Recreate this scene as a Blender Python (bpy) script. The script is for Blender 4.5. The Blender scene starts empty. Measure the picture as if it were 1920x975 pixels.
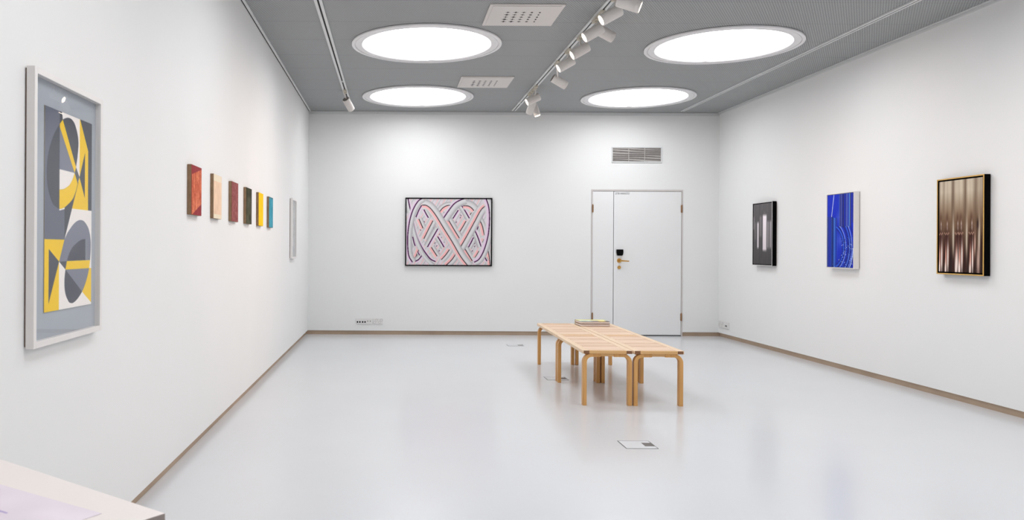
import bpy, bmesh, math, random
import numpy as np
from mathutils import Vector, Matrix
random.seed(4)
rng = np.random.RandomState(7)
SC = bpy.context.scene
COL = SC.collection

# ------------------------------------------------------------------ camera, light, exposure
EYE = 1.25
FPX = 1490.0
cam_d = bpy.data.cameras.new('camera')
cam_d.sensor_width = 36.0
cam_d.lens = FPX / 1920.0 * 36.0
cam_d.shift_x = (960 - 736.3) / 1920.0
cam_d.shift_y = -(487.5 - 464.6) / 1920.0
cam_d.clip_start = 0.05
cam_d.dof.use_dof = True
cam_d.dof.focus_distance = 7.5
cam_d.dof.aperture_fstop = 9.0
cam = bpy.data.objects.new('camera', cam_d)
COL.objects.link(cam)
cam.matrix_world = Matrix.Translation((0, 0, EYE)) @ Matrix.Rotation(math.pi / 2, 4, 'X') @ Matrix.Rotation(0.0052, 4, 'Z')
SC.camera = cam

world = bpy.data.worlds.new('world')
SC.world = world
world.use_nodes = True
world.node_tree.nodes['Background'].inputs[0].default_value = (0.8, 0.88, 1.0, 1)
world.node_tree.nodes['Background'].inputs[1].default_value = 1.0

SC.view_settings.view_transform = 'Standard'
SC.view_settings.look = 'None'
SC.view_settings.gamma = 1.0
SC.view_settings.use_curve_mapping = False
SC.view_settings.exposure = 0.41
SKY = 5.2            # brightness of the daylit opal skylight domes
SPOT_W = 17.0        # watts of each lit gallery spotlight
SPOT_COL = (1.0, 0.66, 0.45)

XL, XR, YB, H, YR = -1.216, 4.689, 11.43, 3.2125, -3.6
ZB = 0.057           # the walls stop here above a recessed baseboard
REC = 0.03

# ------------------------------------------------------------------ materials
def lin(c):
    c = np.asarray(c, float) / 255.0
    return np.where(c <= 0.04045, c / 12.92, ((c + 0.055) / 1.055) ** 2.4)

def mat(name, rgb=None, rough=0.5, metal=0.0, emit=None, noise=0.0, scale=20.0, bump=0.0, spec=0.5, coat=0.0, stretch=None):
    m = bpy.data.materials.new(name); m.use_nodes = True
    nt = m.node_tree; b = nt.nodes['Principled BSDF']
    b.inputs['Roughness'].default_value = rough
    b.inputs['Metallic'].default_value = metal
    b.inputs['Specular IOR Level'].default_value = spec
    b.inputs['Coat Weight'].default_value = coat
    b.inputs['Coat Roughness'].default_value = 0.1
    c = list(lin(rgb)) + [1]
    b.inputs['Base Color'].default_value = c
    if noise or bump:
        tc = nt.nodes.new('ShaderNodeTexCoord'); mp = nt.nodes.new('ShaderNodeMapping')
        nt.links.new(tc.outputs['Object'], mp.inputs[0])
        if stretch: mp.inputs['Scale'].default_value = stretch
        n = nt.nodes.new('ShaderNodeTexNoise'); n.inputs['Scale'].default_value = scale; n.inputs['Detail'].default_value = 6
        nt.links.new(mp.outputs[0], n.inputs['Vector'])
        if noise:
            r = nt.nodes.new('ShaderNodeValToRGB')
            a = np.array(c[:3])
            r.color_ramp.elements[0].position = 0.3; r.color_ramp.elements[1].position = 0.7
            r.color_ramp.elements[0].color = list(np.clip(a * (1 - noise), 0, 1)) + [1]
            r.color_ramp.elements[1].color = list(np.clip(a * (1 + noise), 0, 1)) + [1]
            nt.links.new(n.outputs['Fac'], r.inputs[0]); nt.links.new(r.outputs[0], b.inputs['Base Color'])
        if bump:
            bp = nt.nodes.new('ShaderNodeBump'); bp.inputs['Strength'].default_value = bump; bp.inputs['Distance'].default_value = 0.002
            nt.links.new(n.outputs['Fac'], bp.inputs['Height']); nt.links.new(bp.outputs[0], b.inputs['Normal'])
    if emit:
        b.inputs['Emission Color'].default_value = list(emit[0]) + [1]
        b.inputs['Emission Strength'].default_value = emit[1]
    return m

def wood(name, c1, c2, axis, rough=0.42):
    m = bpy.data.materials.new(name); m.use_nodes = True
    nt = m.node_tree; b = nt.nodes['Principled BSDF']; b.inputs['Roughness'].default_value = rough
    tc = nt.nodes.new('ShaderNodeTexCoord'); mp = nt.nodes.new('ShaderNodeMapping')
    s = [38.0, 38.0, 38.0]; s[axis] = 2.2
    mp.inputs['Scale'].default_value = s
    n = nt.nodes.new('ShaderNodeTexNoise'); n.inputs['Scale'].default_value = 1.6; n.inputs['Detail'].default_value = 5
    r = nt.nodes.new('ShaderNodeValToRGB'); r.color_ramp.elements[0].position = 0.3; r.color_ramp.elements[1].position = 0.72
    r.color_ramp.elements[0].color = list(lin(c1)) + [1]; r.color_ramp.elements[1].color = list(lin(c2)) + [1]
    nt.links.new(tc.outputs['Object'], mp.inputs[0]); nt.links.new(mp.outputs[0], n.inputs['Vector'])
    nt.links.new(n.outputs['Fac'], r.inputs[0]); nt.links.new(r.outputs[0], b.inputs['Base Color'])
    return m

def attr_mat(name, rough=0.5, spec=0.4):
    m = bpy.data.materials.new(name); m.use_nodes = True
    nt = m.node_tree; b = nt.nodes['Principled BSDF']
    b.inputs['Roughness'].default_value = rough; b.inputs['Specular IOR Level'].default_value = spec
    a = nt.nodes.new('ShaderNodeAttribute'); a.attribute_name = 'Col'
    nt.links.new(a.outputs['Color'], b.inputs['Base Color'])
    return m

def glass_mat():
    m = bpy.data.materials.new('picture_glass'); m.use_nodes = True
    nt = m.node_tree; nt.nodes.remove(nt.nodes['Principled BSDF']); out = nt.nodes['Material Output']
    t = nt.nodes.new('ShaderNodeBsdfTransparent'); g = nt.nodes.new('ShaderNodeBsdfGlossy'); g.inputs['Roughness'].default_value = 0.01
    t.inputs[0].default_value = (1, 1, 1, 1)
    f = nt.nodes.new('ShaderNodeFresnel')
    ge = nt.nodes.new('ShaderNodeNewGeometry'); mr = nt.nodes.new('ShaderNodeMapRange')   # same reflectance on both faces of the thin pane
    mr.inputs['To Min'].default_value = 1.23; mr.inputs['To Max'].default_value = 1 / 1.23
    nt.links.new(ge.outputs['Backfacing'], mr.inputs['Value']); nt.links.new(mr.outputs[0], f.inputs[0])
    mx = nt.nodes.new('ShaderNodeMixShader')
    nt.links.new(f.outputs[0], mx.inputs[0]); nt.links.new(t.outputs[0], mx.inputs[1]); nt.links.new(g.outputs[0], mx.inputs[2])
    nt.links.new(mx.outputs[0], out.inputs[0])
    return m

def ceiling_mat():
    m = bpy.data.materials.new('woven_ceiling_mesh'); m.use_nodes = True
    nt = m.node_tree; b = nt.nodes['Principled BSDF']; b.inputs['Roughness'].default_value = 0.6
    L = nt.links.new
    tc = nt.nodes.new('ShaderNodeTexCoord'); sp = nt.nodes.new('ShaderNodeSeparateXYZ'); L(tc.outputs['Object'], sp.inputs[0])
    def mth(op, a, v=None, w=None):
        n = nt.nodes.new('ShaderNodeMath'); n.operation = op
        for i, q in enumerate((a, v, w)):
            if q is None: continue
            if isinstance(q, (int, float)): n.inputs[i].default_value = q
            else: L(q, n.inputs[i])
        return n.outputs[0]
    px, py = 0.0215, 0.036
    sx = mth('SINE', mth('MULTIPLY', sp.outputs[0], 2 * math.pi / px))
    sy = mth('SINE', mth('MULTIPLY', sp.outputs[1], 2 * math.pi / py))
    pr = mth('MULTIPLY', sx, sy)
    fac = mth('MULTIPLY_ADD', pr, 0.5, 0.5)
    r = nt.nodes.new('ShaderNodeValToRGB')
    r.color_ramp.elements[0].position = 0.1; r.color_ramp.elements[1].position = 0.9
    r.color_ramp.elements[0].color = list(lin((126, 128, 129))) + [1]
    r.color_ramp.elements[1].color = list(lin((176, 178, 178))) + [1]
    L(fac, r.inputs[0])
    # panel joints every 0.6 m across the room
    ym = mth('ABSOLUTE', mth('SUBTRACT', mth('FRACT', mth('DIVIDE', sp.outputs[1], 0.6)), 0.5))
    seam = mth('LESS_THAN', ym, 0.006)
    mx = nt.nodes.new('ShaderNodeMixRGB'); mx.inputs[2].default_value = list(lin((112, 113, 114))) + [1]
    L(mth('MULTIPLY', seam, 0.6), mx.inputs[0]); L(r.outputs[0], mx.inputs[1]); L(mx.outputs[0], b.inputs['Base Color'])
    bp = nt.nodes.new('ShaderNodeBump'); bp.inputs['Strength'].default_value = 0.5; bp.inputs['Distance'].default_value = 0.004
    L(fac, bp.inputs['Height']); L(bp.outputs[0], b.inputs['Normal'])
    return m

M = dict(
    wall=mat('white_wall_paint', (236, 236, 235), 0.85, noise=0.008, scale=1.5, bump=0.05, spec=0.2),
    floor=mat('pale_grey_floor_paint', (215, 216, 219), 0.20, noise=0.012, scale=1.3, spec=0.5),
    ceil=ceiling_mat(),
    base=mat('beige_baseboard_linoleum', (186, 163, 140), 0.55, noise=0.10, scale=3.0),
    trim=mat('white_metal_trim', (218, 219, 219), 0.45, noise=0.02, scale=9),
    dark=mat('dark_gap', (34, 34, 36), 0.8, noise=0.05, scale=30),
    lampw=mat('white_lamp_enamel', (222, 216, 211), 0.4, noise=0.01, scale=30),
    cream=mat('cream_plastic', (206, 198, 182), 0.5, noise=0.03, scale=40),
    lampd=mat('dark_heat_sink', (132, 128, 120), 0.6, noise=0.05, scale=40),
    lens=mat('lit_lamp_lens', (255, 240, 225), 0.4, emit=((1.0, 0.80, 0.62), 9.0)),
    lensoff=mat('lamp_lens', (90, 88, 86), 0.2),
    dome=mat('daylit_opal_dome', (240, 244, 250), 0.6, emit=((0.975, 0.985, 1.0), SKY)),
    ring=mat('skylight_flange', (236, 235, 236), 0.5, noise=0.02, scale=8),
    shaft=mat('skylight_shaft_white', (246, 247, 248), 0.7, noise=0.01, scale=8),
    door=mat('white_door_paint', (236, 236, 236), 0.45, noise=0.008, scale=2),
    doorfr=mat('door_frame_paint', (205, 199, 196), 0.5, noise=0.03, scale=6),
    brass=mat('brass', (206, 160, 86), 0.28, metal=0.9, noise=0.05, scale=30),
    hinge=mat('worn_brass_hinge', (150, 112, 78), 0.4, metal=0.4, noise=0.12, scale=40),
    black=mat('black_paint', (5, 5, 6), 0.6, noise=0.1, scale=30, spec=0.04),
    blackm=mat('black_plastic', (8, 8, 10), 0.4, noise=0.1, scale=30, spec=0.1),
    gold=mat('gold_leaf_edge', (214, 170, 92), 0.4, metal=0.35, noise=0.06, scale=30),
    silver=mat('silver_edge', (212, 210, 208), 0.35, metal=0.3, noise=0.03, scale=30),
    whitefr=mat('white_lacquer_frame', (232, 228, 225), 0.4, noise=0.012, scale=12),
    palewood=mat('bare_plywood_back', (120, 92, 72), 0.7, noise=0.15, scale=30),
    matb=mat('grey_mount_board', (170, 177, 186), 0.8, noise=0.012, scale=6),
    glass=glass_mat(),
    art=attr_mat('printed_artwork', 0.6, 0.06),
    glossart=attr_mat('glossy_artwork', 0.3, 0.12),
    boarded=mat('brown_board_edge', (140, 112, 84), 0.75, noise=0.18, scale=40),
    seat=wood('birch_slat', (222, 188, 158), (236, 205, 178), 0),
    seat2=wood('darker_birch_slat', (212, 172, 138), (226, 190, 158), 0),
    seat3=wood('pale_birch_slat', (230, 196, 168), (242, 212, 188), 0),
    rail=wood('birch_rail', (228, 196, 160), (238, 210, 178), 1),  # same birch, paled like the slats for the skylight sheen on top
    leg=wood('honey_birch_leg', (202, 148, 84), (218, 166, 100), 2, 0.38),
    apron=wood('honey_birch_rail', (214, 166, 108), (226, 182, 126), 0, 0.34),  # same birch, coloured between its lit top and shaded front
    endgrain=mat('dark_end_grain', (130, 88, 56), 0.6, noise=0.12, scale=60),
    paper=mat('book_page_block', (240, 228, 221), 0.8, noise=0.05, scale=60, stretch=(1, 1, 14)),
    cover=attr_mat('printed_book_cover', 0.4, 0.4),
    tabletop=mat('white_tabletop', (238, 230, 226), 0.6, noise=0.006, scale=4),
    tableedge=mat('grey_tabletop_edge', (150, 140, 134), 0.6, noise=0.05, scale=20),
    sheet=attr_mat('printed_paper_sheet', 0.7, 0.3),
    hatch=mat('floor_hatch_lid', (214, 216, 219), 0.3, noise=0.01, scale=8),
    hatchline=mat('dark_metal_line', (96, 95, 97), 0.5, noise=0.05, scale=40),
    hatchflap=mat('dark_grey_flap', (98, 92, 88), 0.5, noise=0.05, scale=40),
    outlet=mat('outlet_plastic', (228, 226, 224), 0.4, noise=0.01, scale=20),
    vent=mat('grey_vent_slat', (186, 181, 177), 0.5, noise=0.04, scale=20),
    ventback=mat('vent_inside', (136, 131, 128), 0.8, noise=0.08, scale=20),
    vanel=mat('air_diffuser_panel', (216, 211, 207), 0.5, noise=0.01, scale=8),
    hole=mat('diffuser_slot', (66, 62, 60), 0.8, noise=0.1, scale=40),
    lettering=mat('dark_lettering', (92, 92, 94), 0.7),
)

# ------------------------------------------------------------------ helpers
def obj(name, bm, m, parent=None, smooth=False, bevel=0.0):
    bmesh.ops.recalc_face_normals(bm, faces=bm.faces)
    me = bpy.data.meshes.new(name); bm.to_mesh(me); bm.free()
    ms = m if isinstance(m, (list, tuple)) else [m]
    for k in ms: me.materials.append(k)
    if smooth:
        for p in me.polygons: p.use_smooth = True
    o = bpy.data.objects.new(name, me); COL.objects.link(o)
    if parent: o.parent = parent
    if smooth:
        es = o.modifiers.new('edge', 'EDGE_SPLIT'); es.split_angle = math.radians(38)
    if bevel:
        b = o.modifiers.new('bevel', 'BEVEL'); b.width = bevel; b.segments = 2; b.limit_method = 'ANGLE'
    return o

def box(bm, x0, x1, y0, y1, z0, z1, mi=0, rot=None):
    vs = [bm.verts.new((x, y, z)) for x in (x0, x1) for y in (y0, y1) for z in (z0, z1)]
    if rot is not None:
        for v in vs: v.co = rot @ v.co
    for f in ((0, 1, 3, 2), (4, 6, 7, 5), (0, 4, 5, 1), (2, 3, 7, 6), (0, 2, 6, 4), (1, 5, 7, 3)):
        bm.faces.new([vs[i] for i in f]).material_index = mi
    return vs

def cyl(bm, p0, p1, r0, r1=None, n=32, caps=True, mi=0):
    p0, p1 = Vector(p0), Vector(p1); r1 = r0 if r1 is None else r1
    d = (p1 - p0).normalized(); a = d.orthogonal().normalized(); b = d.cross(a)
    A = [bm.verts.new(p0 + r0 * (a * math.cos(t) + b * math.sin(t))) for t in (2 * math.pi * i / n for i in range(n))]
    B = [bm.verts.new(p1 + r1 * (a * math.cos(t) + b * math.sin(t))) for t in (2 * math.pi * i / n for i in range(n))]
    for i in range(n):
        bm.faces.new((A[i], A[(i + 1) % n], B[(i + 1) % n], B[i])).material_index = mi
    if caps:
        bm.faces.new(A[::-1]).material_index = mi; bm.faces.new(B).material_index = mi

def lathe(bm, prof, n=64, M4=None, close=False):
    """prof: list of (radius, z); revolved about z"""
    rings = []
    for r, z in prof:
        ring = []
        for i in range(n):
            t = 2 * math.pi * i / n
            v = Vector((r * math.cos(t), r * math.sin(t), z))
            if M4 is not None: v = M4 @ v
            ring.append(bm.verts.new(v))
        rings.append(ring)
    for a, b in zip(rings, rings[1:]):
        for i in range(n):
            bm.faces.new((a[i], a[(i + 1) % n], b[(i + 1) % n], b[i]))
    return rings

def tag(o, label, cat, group=None):
    o['label'] = label; o['category'] = cat
    if group: o['group'] = group
    return o

def thing(name, label, cat, loc=(0, 0, 0), rotz=0.0, group=None):
    o = bpy.data.objects.new(name, None); COL.objects.link(o)
    o.empty_display_size = 0.1
    o.location = loc; o.rotation_euler = (0, 0, rotz)
    return tag(o, label, cat, group)

def struct(name, bm, m, smooth=False):
    o = obj(name, bm, m, smooth=smooth); o['kind'] = 'structure'; return o

def copy_tree(o, parent=None):
    c = o.copy(); COL.objects.link(c)
    if parent: c.parent = parent
    for ch in list(o.children): copy_tree(ch, c)
    return c

def raster_plate(name, img, o3, U, V, material, parent, depth=0.004, edge_rgb=None):
    """A flat printed plate: img (rows from the top) on the rectangle from o3 (top corner) along U and down V, given real thickness."""
    h, w = img.shape[:2]
    o3, U, V = Vector(o3), Vector(U), Vector(V); N = V.cross(U).normalized()
    u = np.linspace(0, 1, w); v = np.linspace(0, 1, h)
    uu, vv = np.meshgrid(u, v)
    co = np.array(o3)[None, None] + uu[..., None] * np.array(U) + vv[..., None] * np.array(V)
    co = co.reshape(-1, 3)
    idx = np.arange(w * h).reshape(h, w)
    faces = np.stack([idx[:-1, :-1], idx[1:, :-1], idx[1:, 1:], idx[:-1, 1:]], -1).reshape(-1, 4)
    back = [o3, o3 + U, o3 + U + V, o3 + V]
    fr = np.array([list(p) for p in back] + [list(p - N * depth) for p in back])
    nb = w * h
    co = np.vstack([co, fr])
    a = nb
    ex = np.array([[a, a + 1, a + 5, a + 4], [a + 1, a + 2, a + 6, a + 5], [a + 2, a + 3, a + 7, a + 6], [a + 3, a, a + 4, a + 7], [a + 4, a + 5, a + 6, a + 7]])
    faces = np.vstack([faces, ex])
    me = bpy.data.meshes.new(name)
    me.vertices.add(len(co)); me.vertices.foreach_set('co', co.ravel().astype(np.float32))
    me.loops.add(len(faces) * 4); me.loops.foreach_set('vertex_index', faces.ravel().astype(np.int32))
    me.polygons.add(len(faces)); me.polygons.foreach_set('loop_start', (np.arange(len(faces)) * 4).astype(np.int32))
    me.update(calc_edges=True); me.validate()
    ca = me.color_attributes.new('Col', 'FLOAT_COLOR', 'POINT')
    c = lin(np.clip(img.reshape(-1, 3), 0, 255))
    edge = np.repeat(c.mean(0)[None], 8, 0)
    if edge_rgb is not None: edge = np.repeat(lin(edge_rgb)[None], 8, 0)
    c = np.vstack([c, edge]); c = np.hstack([c, np.ones((len(c), 1))])
    ca.data.foreach_set('color', c.ravel().astype(np.float32))
    me.materials.append(material)
    o = bpy.data.objects.new(name, me); COL.objects.link(o)
    if parent: o.parent = parent
    return o

# ------------------------------------------------------------------ raster painting tools (for the printed artworks)
class Canvas:
    def __init__(s, w, h, aspect_w, aspect_h, bg):
        s.img = np.zeros((h, w, 3)) + np.array(bg, float)
        s.x, s.y = np.meshgrid(np.linspace(0, aspect_w, w), np.linspace(0, aspect_h, h))
        s.px = aspect_w / w
    def poly(s, pts, col, soft=1.0):
        x, y = s.x, s.y; inside = np.zeros(x.shape, bool); dmin = np.full(x.shape, 1e9)
        n = len(pts)
        for i in range(n):
            (x0, y0), (x1, y1) = pts[i], pts[(i + 1) % n]
            if y0 != y1:
                c = ((y0 > y) != (y1 > y)) & (x < (x1 - x0) * (y - y0) / (y1 - y0) + x0)
                inside ^= c
            dx, dy = x1 - x0, y1 - y0; L2 = dx * dx + dy * dy + 1e-12
            t = np.clip(((x - x0) * dx + (y - y0) * dy) / L2, 0, 1)
            dmin = np.minimum(dmin, np.hypot(x - x0 - t * dx, y - y0 - t * dy))
        sd = np.where(inside, dmin, -dmin)
        a = np.clip(sd / (s.px * soft) + 0.5, 0, 1)[..., None]
        s.img = s.img * (1 - a) + np.array(col, float) * a
    def band(s, pts, prof):
        """paint along a polyline; prof: sorted list of (signed offset, colour, alpha), right of travel is positive"""
        pts = np.array(pts, float)
        best = np.full(s.x.shape, 1e9); sgn = np.zeros(s.x.shape); ok = np.zeros(s.x.shape, bool)
        for i in range(len(pts) - 1):
            p, q = pts[i], pts[i + 1]; d = q - p; L = np.hypot(*d)
            if L < 1e-9: continue
            ux, uy = d / L
            t = (s.x - p[0]) * ux + (s.y - p[1]) * uy
            tc = np.clip(t, 0, L)
            dist = np.hypot(s.x - p[0] - tc * ux, s.y - p[1] - tc * uy)
            cr = ux * (s.y - p[1]) - uy * (s.x - p[0])
            lim = ((t >= 0) | (i > 0)) & ((t <= L) | (i < len(pts) - 2))
            m = dist < best
            best[m] = dist[m]; sgn[m] = (np.sign(cr) * dist)[m]; ok[m] = lim[m]
        offs = np.array([p[0] for p in prof]); cols = np.array([p[1] for p in prof], float); al = np.array([p[2] for p in prof], float)
        a = np.interp(sgn, offs, al, left=0, right=0) * ok
        c = np.stack([np.interp(sgn, offs, cols[:, k]) for k in range(3)], -1)
        a = a[..., None]
        s.img = s.img * (1 - a) + c * a

def smooth(pts, n=8):
    P = [np.array(p, float) for p in pts]; P = [2 * P[0] - P[1]] + P + [2 * P[-1] - P[-2]]
    out = []
    for i in range(1, len(P) - 2):
        for k in range(n):
            t = k / n; a, b, c, d = P[i - 1:i + 3]
            out.append(0.5 * ((2 * b) + (c - a) * t + (2 * a - 5 * b + 4 * c - d) * t * t + (3 * b - a - 3 * c + d) * t ** 3))
    out.append(P[-2]); return [tuple(p) for p in out]

# ================================================================== THE ROOM
bm = bmesh.new(); box(bm, XL - 0.3, XR + 0.3, YR - 0.3, YB + 0.3, -0.1, 0.0); struct('floor', bm, M['floor'])
bm = bmesh.new(); box(bm, XL - 0.25, XL, YR, YB + 0.25, ZB, H + 0.1); struct('wall_left', bm, M['wall'])
bm = bmesh.new(); box(bm, XR, XR + 0.25, YR, YB + 0.25, ZB, H + 0.1); struct('wall_right', bm, M['wall'])
DX0, DX1, DZ1 = 2.852, 4.172, 2.106
bm = bmesh.new()
box(bm, XL, DX0, YB, YB + 0.25, ZB, H + 0.1)
box(bm, DX1, XR, YB, YB + 0.25, ZB, H + 0.1)
box(bm, DX0, DX1, YB, YB + 0.25, DZ1, H + 0.1)
struct('wall_back', bm, M['wall'])
bm = bmesh.new(); box(bm, XL - 0.25, XR + 0.25, YR - 0.25, YR, 0, H + 0.1); struct('wall_rear', bm, M['wall'])
for nm, a in (('baseboard_left', (XL - 0.2, XL - REC, YR, YB + 0.2)), ('baseboard_right', (XR + REC, XR + 0.2, YR, YB + 0.2))):
    bm = bmesh.new(); box(bm, *a, 0, ZB); struct(nm, bm, M['base'])
bm = bmesh.new(); box(bm, XL - REC, DX0 - 0.002, YB + REC, YB + 0.2, 0, ZB); box(bm, DX1 + 0.002, XR + REC, YB + REC, YB + 0.2, 0, ZB)
struct('baseboard_back', bm, M['base'])

# ceiling slab with round openings
SKX, SKY_ROWS, SKR = (0.315, 3.16), (10.29, 7.65, 5.01, 2.37, -0.27), 0.715
def ceiling():
    bm = bmesh.new(); c = 0.80; N = 64
    ys = sorted(SKY_ROWS)
    def quad(x0, x1, y0, y1):
        if x1 - x0 > 1e-4 and y1 - y0 > 1e-4:
            bm.faces.new([bm.verts.new(p) for p in ((x0, y0, H), (x1, y0, H), (x1, y1, H), (x0, y1, H))])
    xa = [XL, SKX[0] - c, SKX[0] + c, SKX[1] - c, SKX[1] + c, XR]
    prev = YR
    for y in ys:
        quad(XL, XR, prev, y - c)
        quad(xa[0], xa[1], y - c, y + c); quad(xa[2], xa[3], y - c, y + c); quad(xa[4], xa[5], y - c, y + c)
        for x in SKX:
            ri, ro = [], []
            for i in range(N):
                t = 2 * math.pi * i / N; cx, sy = math.cos(t), math.sin(t); k = c / max(abs(cx), abs(sy))
                ri.append(bm.verts.new((x + 0.70 * cx, y + 0.70 * sy, H))); ro.append(bm.verts.new((x + k * cx, y + k * sy, H)))
            for i in range(N):
                j = (i + 1) % N; bm.faces.new((ri[i], ri[j], ro[j], ro[i]))
        prev = y + c
    quad(XL, XR, prev, YB)
    for f in bm.faces:
        f.normal_update()
        if f.normal.z > 0: f.normal_flip()
    me = bpy.data.meshes.new('ceiling'); bm.to_mesh(me); bm.free(); me.materials.append(M['ceil'])
    o = bpy.data.objects.new('ceiling', me); COL.objects.link(o); o['kind'] = 'structure'
ceiling()

# trims where the ceiling meets the walls: dark strip painted in for the shadow gap, then a thin white angle
bm = bmesh.new(); box(bm, XL + 0.013, XL + 0.034, YR, YB - 0.02, H - 0.010, H - 0.0005); struct('trim_1', bm, M['trim'])
bm = bmesh.new(); box(bm, XL + 0.0005, XL + 0.013, YR, YB - 0.001, H - 0.004, H - 0.0005); struct('trim_2', bm, M['dark'])
bm = bmesh.new(); box(bm, XR - 0.030, XR - 0.013, YR, YB - 0.02, H - 0.010, H - 0.0005); struct('trim_3', bm, M['trim'])
bm = bmesh.new(); box(bm, XR - 0.013, XR - 0.0005, YR, YB - 0.001, H - 0.004, H - 0.0005); struct('trim_4', bm, M['dark'])
bm = bmesh.new(); box(bm, XL + 0.001, XR - 0.001, YB - 0.006, YB - 0.0005, H - 0.045, H - 0.006); struct('trim_5', bm, M['trim'])
bm = bmesh.new(); box(bm, XR - 0.006, XR - 0.0005, YR, YB - 0.007, H - 0.030, H - 0.006); struct('trim_6', bm, M['trim'])

# ================================================================== SKYLIGHTS
def skylight():
    r = thing('skylight', '', 'skylight', (0, 0, 0), 0, 'round skylights in the ceiling')
    bm = bmesh.new()
    lathe(bm, [(0.700, 0.0), (0.718, -0.004), (0.718, -0.016), (0.706, -0.020), (0.690, -0.018), (0.688, -0.008), (0.682, -0.008), (0.680, -0.014), (0.620, -0.014), (0.612, -0.004), (0.612, 0.02), (0.700, 0.02), (0.700, 0.0)], 96)
    obj('flange', bm, M['ring'], r, smooth=True)
    bm = bmesh.new(); lathe(bm, [(0.612, 0.02), (0.612, 0.07)], 96); obj('shaft', bm, M['shaft'], r, smooth=True)
    bm = bmesh.new(); rg = lathe(bm, [(0.612, 0.07), (0.50, 0.115), (0.32, 0.145), (0.12, 0.158), (0.01, 0.16)], 64); bm.faces.new(rg[-1])
    obj('dome', bm, M['dome'], r, smooth=True)
    bm = bmesh.new(); box(bm, 0.05, 0.11, 0.598, 0.611, -0.012, 0.004)
    obj('latch', bm, M['vent'], r)
    return r
names = {(0, 10.29): 'round white skylight nearest the end wall on the left of the middle lighting track',
         (1, 10.29): 'round white skylight nearest the end wall on the right of the middle lighting track',
         (0, 7.65): 'large round white skylight between the left lighting track and the larger air diffuser panel',
         (1, 7.65): 'largest round white skylight, at the upper right beside the thin right-hand track'}
proto = None
for y in SKY_ROWS:
    for k, x in enumerate(SKX):
        if proto is None: proto = o = skylight()
        else: o = copy_tree(proto)
        o.location = (x, y, H)
        o['label'] = names.get((k, y), 'round white skylight %s, %s side of the middle track' % ({5.01: 'just beyond the top edge', 2.37: 'above the camera', -0.27: 'behind the camera'}.get(y, ''), 'left' if k == 0 else 'right'))

# ================================================================== AIR DIFFUSER PANELS
def diffuser(y, label):
    r = thing('air_diffuser', label, 'air vent', (1.075, y, H), 0, 'square air diffusers in the ceiling')
    bm = bmesh.new()
    box(bm, -0.303, 0.303, -0.300, 0.300, -0.012, -0.0005)
    obj('frame', bm, M['vanel'], r, bevel=0.002)
    bm = bmesh.new(); box(bm, -0.278, 0.278, -0.275, 0.275, -0.016, -0.0121); obj('plate', bm, M['vanel'], r, bevel=0.0015)
    # five columns of slots, shorter towards the right, five rows
    lens_ = [0.046, 0.044, 0.034, 0.022, 0.014]
    for i in range(5):
        for j in range(5):
            L = lens_[i] * (0.8 + 0.3 * ((i * 7 + j * 3) % 5) / 4)
            cx = -0.135 + i * 0.066; cy = -0.11 + j * 0.066
            bm = bmesh.new(); box(bm, cx - L / 2, cx + L / 2, cy - 0.019, cy + 0.019, -0.0166, -0.0159)
            bmesh.ops.bevel(bm, geom=[e for e in bm.edges if abs((e.verts[0].co - e.verts[1].co).z) > 1e-5], offset=min(L, 0.038) * 0.42, segments=3, affect='EDGES')
            obj('slot', bm, M['hole'], r)
diffuser(6.665, 'white square air diffuser panel with dark slots, nearest the top edge of the picture')
diffuser(9.36, 'smaller-looking white air diffuser panel beside the far left skylight')

# ================================================================== LIGHTING TRACKS
def track(x, w, y0, y1, label, joints=()):
    r = thing('lighting_track', label, 'lighting track', (x, 0, H), 0, 'ceiling lighting tracks')
    for s in (-1, 1):
        bm = bmesh.new(); a, b = sorted((s * w / 2, s * 0.008)); box(bm, a, b, y0, y1, -0.013, -0.0005); obj('rail', bm, M['trim'], r)
    bm = bmesh.new(); box(bm, -0.0079, 0.0079, y0, y1, -0.004, -0.0005); obj('groove', bm, M['dark'], r)
    for y in joints:
        bm = bmesh.new(); box(bm, -0.0078, 0.0078, y - 0.02, y + 0.02, -0.0135, -0.0041); obj('joint', bm, M['trim'], r)
track(-0.602, 0.064, YR + 0.05, 11.27, 'white lighting track along the left side of the ceiling', (9.35,))
track(1.707, 0.060, YR + 0.05, 11.28, 'white lighting track down the middle of the ceiling carrying most spotlights', (6.75, 10.7))
track(4.090, 0.050, YR + 0.05, 11.25, 'thin empty white track on the right side of the ceiling', (8.85,))

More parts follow.
